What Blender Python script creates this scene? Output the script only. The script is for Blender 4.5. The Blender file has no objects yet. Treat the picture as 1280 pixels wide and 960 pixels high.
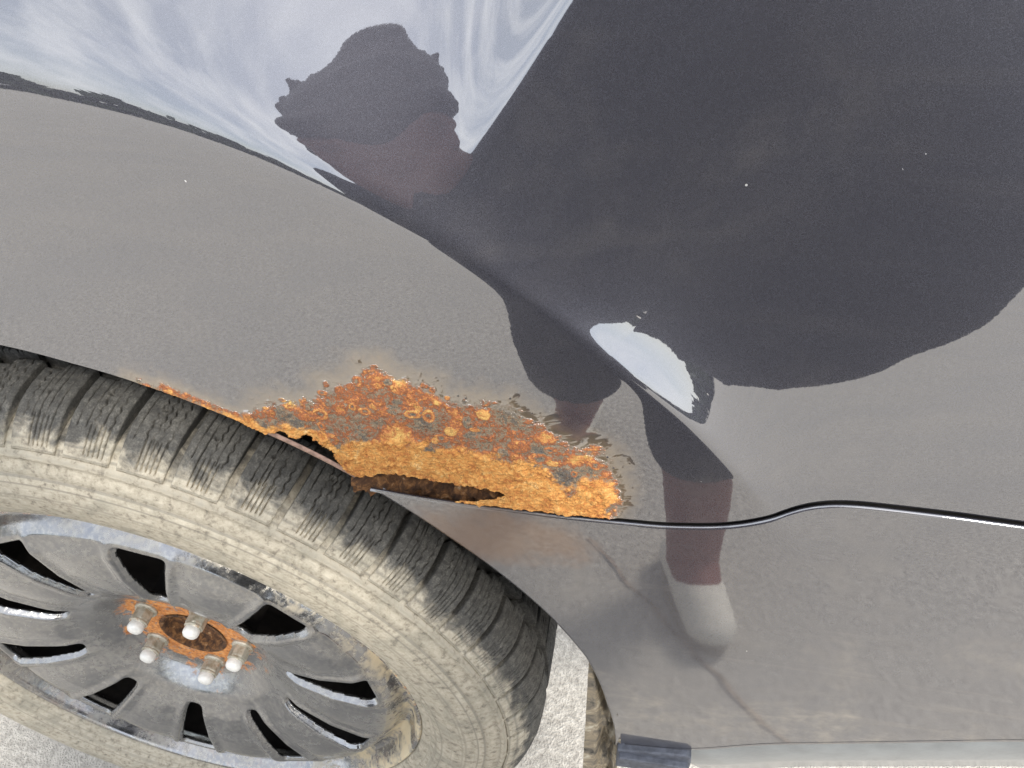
import bpy, bmesh, math, random
import numpy as np
from mathutils import Vector, Matrix, noise

random.seed(7)
np.random.seed(7)
scn = bpy.context.scene
COL = scn.collection
R = math.radians
HUB = 0.322                       # hub height above the ground = rolling radius

# ------------------------------------------------------------------ camera
def cam_basis(p, ya, ro):
    F = Vector((math.sin(ya) * math.cos(p), math.cos(ya) * math.cos(p), -math.sin(p)))
    r = Vector((math.cos(ya), -math.sin(ya), 0))
    u = r.cross(F)
    c, s = math.cos(ro), math.sin(ro)
    return F, c * r + s * u, c * u - s * r
CAM = Vector((0.3733, -0.2549, 0.6308 + HUB))
CF, CR, CU = cam_basis(0.7527, -0.2203, -0.0555)
cd = bpy.data.cameras.new('camera')
cam = bpy.data.objects.new('camera', cd)
COL.objects.link(cam)
cam.matrix_world = Matrix(((CR.x, CU.x, -CF.x, CAM.x), (CR.y, CU.y, -CF.y, CAM.y), (CR.z, CU.z, -CF.z, CAM.z), (0, 0, 0, 1)))
cd.sensor_width = 36
cd.lens = 36 * 967 / 1280
cd.clip_start = 0.01
cd.clip_end = 2000
scn.camera = cam

# ------------------------------------------------------------------ sky and sun
SUN_DIR = Vector((0.40, -0.62, 0.78)).normalized()          # towards the sun
SUN_EL = math.asin(SUN_DIR.z)
wd = bpy.data.worlds.new('World')
scn.world = wd
wd.use_nodes = True
wn, wl = wd.node_tree.nodes, wd.node_tree.links
wn.clear()
w_out = wn.new('ShaderNodeOutputWorld')
w_bg = wn.new('ShaderNodeBackground')
w_bg.inputs['Strength'].default_value = 0.13
sky = wn.new('ShaderNodeTexSky')
sky.sky_type = 'NISHITA'
sky.sun_disc = False
sky.sun_elevation = SUN_EL
sky.sun_rotation = math.atan2(SUN_DIR.x, SUN_DIR.y)
sky.dust_density = 1.2
# thin streaky cloud all over the sky
w_tc = wn.new('ShaderNodeTexCoord')
w_map = wn.new('ShaderNodeMapping')
w_map.inputs['Scale'].default_value = (3.2, 0.9, 2.0)
w_map.inputs['Rotation'].default_value = (0.3, 0.5, 0.6)
w_no = wn.new('ShaderNodeTexNoise')
w_no.inputs['Scale'].default_value = 2.6
w_no.inputs['Detail'].default_value = 6
w_no.inputs['Roughness'].default_value = 0.55
w_mr = wn.new('ShaderNodeMapRange')
w_mr.inputs['From Min'].default_value = 0.42
w_mr.inputs['From Max'].default_value = 0.66
w_mr.inputs['To Min'].default_value = 0.40
w_mr.inputs['To Max'].default_value = 0.85
w_mix = wn.new('ShaderNodeMix')
w_mix.data_type = 'RGBA'
w_mix.inputs['B'].default_value = (12.2, 12.4, 12.7, 1)
wl.new(w_tc.outputs['Generated'], w_map.inputs['Vector'])
wl.new(w_map.outputs['Vector'], w_no.inputs['Vector'])
wl.new(w_no.outputs['Fac'], w_mr.inputs['Value'])
wl.new(w_mr.outputs['Result'], w_mix.inputs['Factor'])
wl.new(sky.outputs['Color'], w_mix.inputs['A'])
wl.new(w_mix.outputs['Result'], w_bg.inputs['Color'])
wl.new(w_bg.outputs['Background'], w_out.inputs['Surface'])

sd = bpy.data.lights.new('sun', 'SUN')
sd.energy = 2.3
sd.angle = R(12)
sd.color = (1.0, 0.95, 0.87)
so = bpy.data.objects.new('sun', sd)
COL.objects.link(so)
so.rotation_euler = (-SUN_DIR).to_track_quat('-Z', 'Y').to_euler()
so.location = (-4, -4, 5)

scn.view_settings.view_transform = 'Standard'
scn.view_settings.look = 'None'
scn.view_settings.gamma = 1
scn.view_settings.exposure = 0.74
scn.render.engine = 'CYCLES'
scn.cycles.max_bounces = 8
scn.cycles.glossy_bounces = 5
scn.cycles.use_denoising = True

# ------------------------------------------------------------------ helpers
def srgb(r, g, b):
    f = lambda c: c / 12.92 if c <= 0.04045 else ((c + 0.055) / 1.055) ** 2.4
    return (f(r / 255), f(g / 255), f(b / 255), 1)

class Mat:
    """small wrapper for building node materials"""
    def __init__(s, name, **kw):
        s.m = bpy.data.materials.new(name)
        s.m.use_nodes = True
        s.n, s.l = s.m.node_tree.nodes, s.m.node_tree.links
        s.b = s.n['Principled BSDF']
        for k, v in kw.items():
            s.set(k.replace('_', ' '), v)
        s._pos = None
    def set(s, k, v):
        i = s.b.inputs[k]
        if hasattr(v, 'links') or isinstance(v, bpy.types.NodeSocket):
            s.l.new(v, i)
        else:
            i.default_value = v
    def link(s, v, i):
        if isinstance(v, bpy.types.NodeSocket):
            s.l.new(v, i)
        else:
            i.default_value = v
    def pos(s, obj=False):
        t = s.n.new('ShaderNodeTexCoord')
        if obj:
            return t.outputs['Object']
        g = s.n.new('ShaderNodeNewGeometry')
        return g.outputs['Position']
    def noise(s, scale, detail=4, rough=0.55, vec=None, dist=0.0, out='Fac'):
        t = s.n.new('ShaderNodeTexNoise')
        t.inputs['Scale'].default_value = scale
        t.inputs['Detail'].default_value = detail
        t.inputs['Roughness'].default_value = rough
        t.inputs['Distortion'].default_value = dist
        s.l.new(vec or s.pos(), t.inputs['Vector'])
        return t.outputs[out]
    def voro(s, scale, feature='F1', vec=None, out='Distance', rnd=1.0):
        t = s.n.new('ShaderNodeTexVoronoi')
        t.feature = feature
        t.inputs['Scale'].default_value = scale
        t.inputs['Randomness'].default_value = rnd
        s.l.new(vec or s.pos(), t.inputs['Vector'])
        return t.outputs[out]
    def math(s, op, a, b=0.0, c=0.0, clamp=False):
        t = s.n.new('ShaderNodeMath')
        t.operation = op
        t.use_clamp = clamp
        s.link(a, t.inputs[0]); s.link(b, t.inputs[1]); s.link(c, t.inputs[2])
        return t.outputs[0]
    def ss(s, v, a, b, lo=0.0, hi=1.0):
        t = s.n.new('ShaderNodeMapRange')
        t.interpolation_type = 'SMOOTHSTEP'
        s.link(v, t.inputs['Value'])
        t.inputs['From Min'].default_value = a; t.inputs['From Max'].default_value = b
        t.inputs['To Min'].default_value = lo; t.inputs['To Max'].default_value = hi
        return t.outputs['Result']
    def mix(s, f, a, b, blend='MIX'):
        t = s.n.new('ShaderNodeMix')
        t.data_type = 'RGBA'
        t.blend_type = blend
        s.link(f, t.inputs['Factor']); s.link(a, t.inputs['A']); s.link(b, t.inputs['B'])
        return t.outputs['Result']
    def fmix(s, f, a, b):
        t = s.n.new('ShaderNodeMix')
        s.link(f, t.inputs['Factor']); s.link(a, t.inputs['A']); s.link(b, t.inputs['B'])
        return t.outputs['Result']
    def ramp(s, f, stops):
        t = s.n.new('ShaderNodeValToRGB')
        e = t.color_ramp.elements
        while len(e) > 1:
            e.remove(e[-1])
        e[0].position, e[0].color = stops[0]
        for p, c in stops[1:]:
            k = e.new(p); k.color = c
        s.l.new(f, t.inputs['Fac'])
        return t.outputs['Color']
    def attr(s, name):
        t = s.n.new('ShaderNodeAttribute')
        t.attribute_name = name
        return t.outputs['Fac']
    def xyz(s, vec):
        t = s.n.new('ShaderNodeSeparateXYZ')
        s.l.new(vec, t.inputs[0])
        return t.outputs
    def bump(s, h, strength=0.5, dist=0.001, normal=None):
        t = s.n.new('ShaderNodeBump')
        t.inputs['Strength'].default_value = strength
        t.inputs['Distance'].default_value = dist
        s.l.new(h, t.inputs['Height'])
        if normal is not None:
            s.l.new(normal, t.inputs['Normal'])
        return t.outputs['Normal']
    def hub_r(s):
        """distance from the wheel axle and depth y"""
        x = s.xyz(s.pos())
        dz = s.math('SUBTRACT', x[2], HUB)
        return s.math('SQRT', s.math('ADD', s.math('MULTIPLY', x[0], x[0]), s.math('MULTIPLY', dz, dz))), x[1]

def mesh_obj(name, verts, faces, mat=None, parent=None, smooth=True):
    me = bpy.data.meshes.new(name)
    me.from_pydata([tuple(v) for v in verts], [], [tuple(f) for f in faces])
    me.update()
    if smooth:
        me.polygons.foreach_set('use_smooth', [True] * len(me.polygons))
    o = bpy.data.objects.new(name, me)
    COL.objects.link(o)
    if mat is not None:
        me.materials.append(mat)
    if parent is not None:
        o.parent = parent
    return o

def tag(o, label, cat, group=None, kind=None):
    if label: o['label'] = label
    if cat: o['category'] = cat
    if group: o['group'] = group
    if kind: o['kind'] = kind
    return o

def grid_faces(nu, nv, wrap_u=False):
    f = []
    for i in range(nu if wrap_u else nu - 1):
        a = i * nv
        b = ((i + 1) % nu) * nv
        for j in range(nv - 1):
            f.append((a + j, b + j, b + j + 1, a + j + 1))
    return f

def lathe(name, prof, n, mat, parent, smooth=True, y_axis=True):
    """profile of (radius, y) spun about the wheel axle (local y axis)"""
    v = []
    for i in range(n):
        a = 2 * math.pi * i / n
        for r, y in prof:
            v.append((r * math.cos(a), y, r * math.sin(a)))
    return mesh_obj(name, v, [tuple(reversed(q)) for q in grid_faces(n, len(prof), True)], mat, parent, smooth)

def box_bm(bm, sx, sy, sz, loc=(0, 0, 0), rot=None, bev=0.0):
    M = Matrix.Translation(loc) @ (rot.to_4x4() if rot else Matrix.Identity(4)) @ Matrix.Diagonal((sx, sy, sz, 1))
    g = bmesh.ops.create_cube(bm, size=1, matrix=M)
    if bev:
        ed = list({e for v in g['verts'] for e in v.link_edges})
        bmesh.ops.bevel(bm, geom=ed, offset=bev, segments=3, affect='EDGES', profile=0.5)

def bm_obj(name, bm, mat, parent=None, smooth=False):
    me = bpy.data.meshes.new(name)
    bm.to_mesh(me); bm.free()
    if smooth:
        me.polygons.foreach_set('use_smooth', [True] * len(me.polygons))
    if mat: me.materials.append(mat)
    o = bpy.data.objects.new(name, me)
    COL.objects.link(o)
    if parent is not None: o.parent = parent
    return o

def sstep(a, b, t):
    t = np.clip((np.asarray(t, float) - a) / (b - a), 0, 1)
    return t * t * (3 - 2 * t)

def fbm(x, y, z=0.0, oct=4):
    return noise.fractal(Vector((x, y, z)), 0.6, 2.1, oct)

# ------------------------------------------------------------------ materials
def paint_material(name, rusty=False):
    p = Mat(name)
    # metallic flake: fine grain in the base coat
    fl = p.voro(3600, out='Color')
    flx = p.xyz(fl)[0]
    gr = p.noise(900, 2, 0.6)
    base = p.mix(p.math('POWER', flx, 3.0), srgb(66, 66, 74), srgb(86, 87, 96))
    base = p.mix(p.ss(gr, 0.35, 0.7, 0.0, 0.4), base, srgb(74, 74, 82))
    # dust film and dried water marks
    dust = p.noise(9, 5, 0.6, dist=0.6)
    dust2 = p.noise(60, 4, 0.6)
    dm = p.math('MULTIPLY', p.ss(dust, 0.42, 0.75), p.ss(dust2, 0.3, 0.75), clamp=True)
    x = p.xyz(p.pos())
    low = p.ss(x[2], 0.64, 0.40, 0.10, 0.85)
    smear = p.n.new('ShaderNodeMapping'); smear.inputs['Scale'].default_value = (5, 5, 60); smear.inputs['Rotation'].default_value = (0, 0.16, 0)
    p.l.new(p.pos(), smear.inputs['Vector'])
    sm_ = p.noise(1.0, 5, 0.6, vec=smear.outputs['Vector'], dist=0.4)
    dm = p.math('ADD', dm, p.ss(sm_, 0.52, 0.78, 0, 0.35), clamp=True)
    dfac = p.math('MULTIPLY', dm, low)
    base = p.mix(dfac, base, srgb(160, 152, 138))
    # white specks of dirt and chips
    sp = p.math('LESS_THAN', p.voro(85), 0.045)
    spn = p.math('MULTIPLY', sp, p.math('GREATER_THAN', p.noise(30, 1), 0.66))
    base = p.mix(spn, base, srgb(225, 225, 225))
    rough = p.math('ADD', p.math('MULTIPLY', dfac, 0.25), 0.38)
    coat_r = p.math('ADD', p.math('MULTIPLY', dm, 0.03), p.ss(x[2], 0.62, 0.50, 0.014, 0.055))
    coat = p.math('SUBTRACT', 1.0, p.math('MULTIPLY', dfac, 0.5))
    wob = p.bump(p.noise(14, 2, 0.4), 0.10, 0.004)
    peel = p.bump(p.noise(420, 2, 0.5), 0.005, 0.0005, wob)
    metal = p.math('SUBTRACT', 0.55, p.math('MULTIPLY', dfac, 0.55))
    if rusty:
        ru, co = p.attr('rust'), p.attr('core')
        n1 = p.noise(150, 5, 0.62, dist=0.5)
        n2 = p.noise(420, 5, 0.65)
        n3 = p.noise(1300, 3, 0.6)
        nn = p.math('ADD', p.math('MULTIPLY', p.math('SUBTRACT', n1, 0.5), 2.1), p.math('MULTIPLY', p.math('SUBTRACT', n2, 0.5), 0.7))
        rm = p.ss(p.math('ADD', ru, nn), -0.10, 0.42)
        cm = p.ss(p.math('ADD', co, p.math('MULTIPLY', nn, 0.7)), -0.10, 0.30)
        # tone runs from undermined grey paint through red brown to ochre; the core is bright orange scale
        tn = p.math('ADD', p.attr('tone'), p.math('MULTIPLY', p.math('SUBTRACT', n2, 0.5), 0.75))
        tn = p.math('ADD', tn, p.math('MULTIPLY', p.math('SUBTRACT', n3, 0.5), 0.6))
        outer = p.ramp(tn, [
            (0.10, srgb(56, 50, 48)), (0.20, srgb(112, 107, 100)), (0.28, srgb(84, 76, 70)), (0.38, srgb(144, 132, 110)),
            (0.48, srgb(126, 84, 62)), (0.57, srgb(168, 100, 62)), (0.70, srgb(198, 140, 82)), (0.9, srgb(218, 182, 108))])
        core = p.ramp(p.math('ADD', p.math('ADD', p.math('MULTIPLY', n2, 0.40), p.math('MULTIPLY', p.noise(95, 4, 0.6, dist=1.0), 0.34)), p.math('MULTIPLY', p.noise(1000, 4, 0.7), 0.26)), [
            (0.34, srgb(112, 66, 40)), (0.42, srgb(172, 108, 58)), (0.50, srgb(206, 146, 78)),
            (0.58, srgb(218, 168, 100)), (0.68, srgb(228, 196, 146))])
        rc = p.mix(cm, outer, core)
        crev = p.noise(120, 6, 0.7, dist=1.6)
        rc = p.mix(p.math('MULTIPLY', p.ss(p.math('ABSOLUTE', p.math('SUBTRACT', crev, 0.5)), 0.035, 0.0), p.ss(n2, 0.42, 0.58, 0, 0.75)), rc, srgb(84, 48, 30))
        pit = p.math('MULTIPLY', p.ss(p.voro(330), 0.16, 0.05), p.ss(n1, 0.5, 0.62))
        rc = p.mix(p.math('MULTIPLY', pit, 0.8), rc, srgb(92, 54, 34))
        # stain haloes and black blisters in the paint round the patch
        halo = p.math('MULTIPLY', p.ss(p.math('ADD', ru, p.math('MULTIPLY', nn, 0.5)), -1.7, 0.2), 0.62)
        base = p.mix(halo, base, srgb(132, 112, 78))
        bl = p.math('MULTIPLY', p.ss(p.voro(260, vec=p.pos()), 0.20, 0.10), p.ss(ru, -0.75, -0.1))
        bl = p.math('MULTIPLY', bl, p.ss(p.xyz(p.pos())[0], 0.255, 0.29))
        base = p.mix(bl, base, srgb(44, 42, 48))
        base = p.mix(rm, base, rc)
        coat = p.math('MULTIPLY', coat, p.math('SUBTRACT', 1.0, rm))
        coat = p.math('MULTIPLY', coat, p.math('SUBTRACT', 1.0, p.math('MULTIPLY', bl, 0.8)))
        metal = p.math('MULTIPLY', metal, p.math('SUBTRACT', 1.0, p.math('MAXIMUM', rm, halo)))
        rough = p.fmix(rm, rough, 0.88)
        h = p.math('MULTIPLY', p.math('ADD', n2, p.math('MULTIPLY', n3, 0.5)), rm)
        peel = p.bump(h, 0.7, 0.0011, peel)
        blh = p.math('MULTIPLY', bl, 1.0)
        peel = p.bump(blh, 0.5, 0.0008, peel)
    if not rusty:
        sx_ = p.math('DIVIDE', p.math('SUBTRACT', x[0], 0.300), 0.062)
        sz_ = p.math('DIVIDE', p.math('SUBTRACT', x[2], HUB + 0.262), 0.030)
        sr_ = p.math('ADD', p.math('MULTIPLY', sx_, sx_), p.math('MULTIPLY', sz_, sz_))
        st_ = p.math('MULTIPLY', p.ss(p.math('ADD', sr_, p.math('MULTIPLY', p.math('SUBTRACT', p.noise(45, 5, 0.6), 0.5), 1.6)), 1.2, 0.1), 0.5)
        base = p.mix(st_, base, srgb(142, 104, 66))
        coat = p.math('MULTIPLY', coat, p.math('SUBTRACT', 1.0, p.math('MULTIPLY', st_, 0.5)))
    p.set('Base Color', base)
    p.set('Metallic', metal)
    p.set('Roughness', rough)
    p.set('Specular IOR Level', 0.4)
    p.set('Coat Weight', coat)
    p.set('Coat Roughness', coat_r)
    p.set('Coat IOR', 2.75)
    p.set('Coat Normal', peel)
    p.set('Normal', peel)
    return p.m

def rust_material(name, dark=False):
    p = Mat(name, Roughness=0.9)
    n = p.noise(180, 6, 0.68, dist=0.4)
    if dark:
        c = p.ramp(n, [(0.3, srgb(28, 20, 16)), (0.5, srgb(84, 56, 34)), (0.62, srgb(132, 92, 54)), (0.75, srgb(186, 168, 140))])
    else:
        c = p.ramp(n, [(0.3, srgb(110, 54, 24)), (0.5, srgb(186, 108, 46)), (0.7, srgb(222, 150, 74))])
    p.set('Base Color', c)
    p.set('Normal', p.bump(n, 0.8, 0.002))
    return p.m

def rubber_material(name, tread=False):
    p = Mat(name, Roughness=0.85)
    r, y = p.hub_r()
    n = p.noise(38, 5, 0.62, dist=0.7)
    f = p.noise(190, 5, 0.7)
    s = p.noise(900, 3, 0.6)
    rub = p.ramp(p.math('ADD', p.math('MULTIPLY', s, 0.5), p.math('MULTIPLY', f, 0.5)), [(0.3, srgb(36, 36, 36)), (0.5, srgb(62, 62, 61)), (0.68, srgb(104, 102, 97))])
    mud = p.ramp(f, [(0.26, srgb(134, 126, 112)), (0.46, srgb(174, 165, 147)), (0.70, srgb(200, 192, 174))])
    wet = p.noise(22, 5, 0.6, dist=1.2)
    mud = p.mix(p.ss(wet, 0.44, 0.70, 0, 0.6), mud, srgb(142, 138, 124))
    cmb = p.n.new('ShaderNodeCombineXYZ')
    p.l.new(p.math('MULTIPLY', r, 330.0), cmb.inputs[0])
    ring = p.noise(1.0, 2, 0.5, vec=cmb.outputs[0])
    mud = p.mix(p.ss(p.math('ADD', ring, p.math('MULTIPLY', p.math('SUBTRACT', f, 0.5), 0.3)), 0.50, 0.66, 0, 0.62), mud, srgb(122, 118, 108))
    # mud climbs from the sidewall over the shoulder and thins out on the tread
    edge = p.math('ADD', r, p.math('MULTIPLY', p.math('SUBTRACT', n, 0.5), 0.042))
    m = p.ss(edge, 0.3120, 0.3010, 0.08, 1.0)
    m = p.math('MULTIPLY', m, p.ss(f, 0.22, 0.5, 0.55, 1.0))
    m = p.math('MULTIPLY', m, p.ss(y, 0.05, 0.02, 0.35, 1.0))
    c = p.mix(m, rub, mud)
    p.set('Base Color', c)
    h = p.math('ADD', p.math('MULTIPLY', f, m), p.math('MULTIPLY', s, 0.4))
    p.set('Normal', p.bump(h, 0.55, 0.0018))
    return p.m

def wheel_material(name):
    p = Mat(name)
    r, y = p.hub_r()
    n = p.noise(30, 5, 0.6, dist=0.5)
    f = p.noise(240, 4, 0.65)
    base = p.mix(p.ss(f, 0.4, 0.7), srgb(136, 137, 140), srgb(160, 160, 158))
    film = p.math('MULTIPLY', p.ss(n, 0.36, 0.66), p.ss(f, 0.25, 0.6, 0.4, 1.0))
    base = p.mix(p.math('MULTIPLY', film, 0.22), base, srgb(160, 152, 136))
    # mud packed in the channel by the flange
    wx = p.xyz(p.pos())
    ch = p.math('MULTIPLY', p.ss(r, 0.180, 0.206), p.ss(p.math('ADD', n, p.math('MULTIPLY', f, 0.4)), 0.60, 0.82))
    ch = p.math('MULTIPLY', ch, p.ss(wx[0], 0.06, 0.15, 0.12, 1.0))
    base = p.mix(ch, base, srgb(204, 190, 160))
    # rust on the flange and over the hub face
    rn = p.noise(70, 5, 0.65)
    fl = p.math('MULTIPLY', p.ss(r, 0.203, 0.212), p.ss(rn, 0.50, 0.64, 0.0, 0.85))
    fl = p.math('MULTIPLY', fl, p.ss(wx[2], 0.28, 0.40, 0.1, 1.0))
    rustc = p.ramp(p.noise(300, 5, 0.65), [(0.3, srgb(126, 76, 42)), (0.5, srgb(196, 126, 66)), (0.7, srgb(216, 164, 104))])
    hubm = p.math('MULTIPLY', p.ss(p.math('ADD', r, p.math('MULTIPLY', p.math('SUBTRACT', rn, 0.5), 0.10)), 0.064, 0.050), p.ss(f, 0.30, 0.46))
    rm = p.math('MAXIMUM', fl, hubm)
    base = p.mix(rm, base, rustc)
    p.set('Base Color', base)
    dirty = p.math('MAXIMUM', rm, p.math('MAXIMUM', ch, p.math('MULTIPLY', film, 0.28)))
    p.set('Metallic', p.math('MULTIPLY', p.math('SUBTRACT', 1.0, dirty), 0.95))
    p.set('Roughness', p.fmix(dirty, 0.17, 0.8))
    p.set('Coat Weight', p.math('MULTIPLY', p.math('SUBTRACT', 1.0, dirty), 0.6))
    p.set('Coat Roughness', 0.1)
    p.set('Normal', p.bump(p.math('MULTIPLY', f, p.math('ADD', dirty, 0.1)), 0.45, 0.0015))
    return p.m

def concrete_material():
    p = Mat('concrete', Roughness=0.92)
    a = p.noise(2.2, 6, 0.6)
    b = p.noise(110, 4, 0.7)
    g = p.voro(420)
    c = p.mix(p.ss(b, 0.30, 0.72), srgb(157, 151, 142), srgb(206, 200, 189))
    c = p.mix(p.ss(a, 0.4, 0.65, 0, 0.5), c, srgb(172, 168, 161))
    c = p.mix(p.ss(g, 0.25, 0.1, 0, 0.35), c, srgb(112, 106, 98))
    p.set('Base Color', c)
    p.set('Normal', p.bump(p.math('ADD', b, p.math('MULTIPLY', g, 0.5)), 0.7, 0.006))
    return p.m

def simple(name, col, rough=0.6, metal=0.0, nscale=0, namp=0.25, **kw):
    p = Mat(name, Roughness=rough, Metallic=metal)
    if nscale:
        n = p.noise(nscale, 4, 0.6)
        dk = tuple(c * (1 - namp) for c in col[:3]) + (1,)
        lt = tuple(min(1, c * (1 + namp)) for c in col[:3]) + (1,)
        p.set('Base Color', p.mix(p.ss(n, 0.3, 0.7), dk, lt))
        p.set('Normal', p.bump(n, 0.3, 0.002))
    else:
        p.set('Base Color', col)
    for k, v in kw.items():
        p.set(k.replace('_', ' '), v)
    return p.m

M_PAINT_R = paint_material('car_paint_rusted', True)
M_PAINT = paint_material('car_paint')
M_RUST = rust_material('rust_scale')
M_RUST_D = rust_material('rust_dark', True)
M_RUBBER = rubber_material('rubber')
M_WHEEL = wheel_material('wheel_paint')
M_CONC = concrete_material()
M_BLACK = simple('black_plastic', srgb(70, 74, 84), 0.5, 0, 200, 0.3)
M_DARK = simple('liner_black', srgb(28, 27, 26), 0.9, 0, 60, 0.5)
M_DRUM = simple('brake_dust_steel', srgb(38, 33, 30), 0.7, 0.2, 90, 0.5)

# ------------------------------------------------------------------ ground
gs = 400
gv = [(-gs, -gs, 0), (gs, -gs, 0), (gs, gs, 0), (-gs, gs, 0)]
ground = mesh_obj('ground', gv, [(0, 1, 2, 3)], M_CONC, None, False)
tag(ground, None, None, kind='structure')
jd = Vector((.538 - .262, -.163 + .526, 0)).normalized()
jn = Vector((-jd.y, jd.x, 0))
jv, jf = [], []
for k in range(241):
    d = -.20 + .55 * k / 240
    c = Vector((.44, -.345, .004)) + jd * d + jn * (.004 * noise.noise(Vector((d * 9, 0, 5))))
    w = .0024 + .0016 * noise.noise(Vector((d * 25, 7, 0)))
    jv += [c - jn * w, c + jn * w]
    if k: jf.append((2 * k - 2, 2 * k - 1, 2 * k + 1, 2 * k))
joint = mesh_obj('pavement_crack', jv, jf, simple('joint_filler', srgb(152, 138, 124), 0.95, 0, 90, 0.4), ground, False)

# ------------------------------------------------------------------ car body surface
RA = np.array([(-30, .384), (1, .3836), (11.3, .3817), (21.2, .3840), (28.9, .3813), (43.2, .3732), (52.8, .3702), (62, .3682), (72.7, .3675), (79, .3680), (85.4, .3705), (110, .372), (150, .378), (180, .38)])
R0T = np.array([(30, .543), (37.5, .5413), (42.3, .5388), (47.8, .5346), (53.2, .5326), (57.7, .5319), (62.9, .5304), (67.5, .5293), (73.1, .5279), (78.8, .5262), (120, .525), (180, .53)])
def ra(th): return np.interp(th, RA[:, 0], RA[:, 1])
def r0(th): return np.interp(th, R0T[:, 0], R0T[:, 1])
LEDGE_S = 0.56
def surf(x, z):
    """depth of the body side at hub-relative x, z"""
    r = np.hypot(x, z)
    th = np.degrees(np.arctan2(z, x))
    y = .13 * np.maximum(z - .1, 0) ** 2
    w = .0012 + .0022 * sstep(52, 62, th) + .0130 * sstep(62, 84, th)
    t = w * np.logaddexp(0, (r - r0(th) - 1.25 * (w - .0034) * (w > .0034)) / w)
    s = LEDGE_S * sstep(30, 59.5, th)
    L = .058 + .60 * sstep(57.8, 69, th)
    s2 = .52 * sstep(28, 45, th) * (1 - sstep(45, 55, th))
    y = y + s2 * .022 * (1 - np.exp(-t / .022))
    y = y + s * L * (1 - np.exp(-t / L))
    # the bumper tucks under towards its lower edge
    y = y + .25 * np.maximum(.10 - z, 0) ** 2
    return y

GAP = [(.2256, .2911), (.2561, .2883), (.2931, .2868), (.3113, .2874), (.3382, .287), (.3644, .2879), (.3944, .2889), (.423, .2937), (.4421, .3012), (.4544, .3098), (.4667, .3159), (.4812, .3189), (.5032, .32), (.532, .321), (.5604, .3206), (.70, .317), (1.05, .305)]
gx, gz = np.array(GAP).T
_fx = np.linspace(gx[0], gx[-1], 900)
_fz = np.interp(_fx, gx, gz)
_k = np.hanning(41); _k /= _k.sum()
_fz = np.convolve(np.pad(_fz, 20, mode='edge'), _k, 'valid')
G_R = np.hypot(_fx, _fz); G_T = np.degrees(np.arctan2(_fz, _fx))
def th_gap(r): return np.interp(r, G_R, G_T)
BOT = [(.3835, .0082), (.4376, .0187), (.4848, .0528), (.5576, .0866), (.6342, .1213), (.80, .165), (1.05, .21)]
bx_, bz_ = np.array(BOT).T
_bx = np.linspace(bx_[0], bx_[-1], 600); _bz = np.interp(_bx, bx_, bz_)
_k = np.hanning(61); _k /= _k.sum()
_bz = np.convolve(np.pad(_bz, 30, mode='edge'), _k, 'valid')
B_R = np.hypot(_bx, _bz); B_T = np.degrees(np.arctan2(_bz, _bx))
def th_bot(r): return np.interp(r, B_R, B_T)

RUST = [(0.1052, 0.3521), (0.1252, 0.3478), (0.1441, 0.3399), (0.1613, 0.3341), (0.178, 0.3444), (0.1895, 0.3504), (0.1984, 0.3499), (0.2109, 0.3543), (0.2157, 0.3635), (0.228, 0.3671), (0.235, 0.3761), (0.2461, 0.3804), (0.2522, 0.3772), (0.2595, 0.373), (0.2654, 0.3706), (0.2756, 0.3699), (0.282, 0.3634), (0.2914, 0.3636), (0.2995, 0.3636), (0.3136, 0.3639), (0.3215, 0.356), (0.3335, 0.3469), (0.3438, 0.3384), (0.3587, 0.3395), (0.3660, 0.3275), (0.3705, 0.3136), (0.3690, 0.300), (0.3650, 0.2847), (0.3111, 0.2798), (0.2249, 0.2869), (0.2103, 0.2992), (0.1673, 0.3211), (0.1321, 0.3325)]
CORE = [(0.1169, 0.3445), (0.1426, 0.3351), (0.1654, 0.3317), (0.1894, 0.3344), (0.2075, 0.3329), (0.2149, 0.3238), (0.234, 0.329), (0.2609, 0.3306), (0.2784, 0.3309), (0.2998, 0.3283), (0.3125, 0.3249), (0.3253, 0.3299), (0.3336, 0.3193), (0.3463, 0.3166), (0.3566, 0.3219), (0.3650, 0.3165), (0.3680, 0.306), (0.3620, 0.2843), (0.3111, 0.2798), (0.2249, 0.2869), (0.2103, 0.2992), (0.1673, 0.3211)]
HOLE1 = [(0.177, 0.3255), (0.1843, 0.3284), (0.1928, 0.3248), (0.1994, 0.3294), (0.2065, 0.3232), (0.2127, 0.3167), (0.2141, 0.3095), (0.2225, 0.2960), (0.2150, 0.2900), (0.2000, 0.302), (0.1890, 0.310), (0.1780, 0.3170), (0.171, .3240)]
HOLE2 = [(0.2150, 0.2945), (0.2223, 0.2990), (0.2345, 0.3025), (0.2489, 0.3055), (0.2579, 0.3044), (0.276, 0.3023), (0.294, 0.3028), (0.3099, 0.2991), (0.3003, 0.2934), (0.2747, 0.2870), (0.2466, 0.286), (0.2239, 0.2870)]
def poly_sd(px, pz, poly):
    """signed distance, positive inside"""
    px = np.asarray(px); pz = np.asarray(pz)
    d = np.full(px.shape, 1e9); ins = np.zeros(px.shape, bool)
    n = len(poly)
    for i in range(n):
        ax, az = poly[i]; bx, bz = poly[(i + 1) % n]
        ex, ez = bx - ax, bz - az
        t = np.clip(((px - ax) * ex + (pz - az) * ez) / (ex * ex + ez * ez), 0, 1)
        d = np.minimum(d, np.hypot(px - ax - t * ex, pz - az - t * ez))
        c = ((az > pz) != (bz > pz)) & (px < (bx - ax) * (pz - az) / (bz - az + 1e-12) + ax)
        ins ^= c
    return np.where(ins, d, -d)

car = bpy.data.objects.new('car', None)
COL.objects.link(car)
car.location = (0, 0, 0)
tag(car, 'dark grey metallic car with a rusted through wheel arch and dirty rear wheel', 'car')

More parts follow.
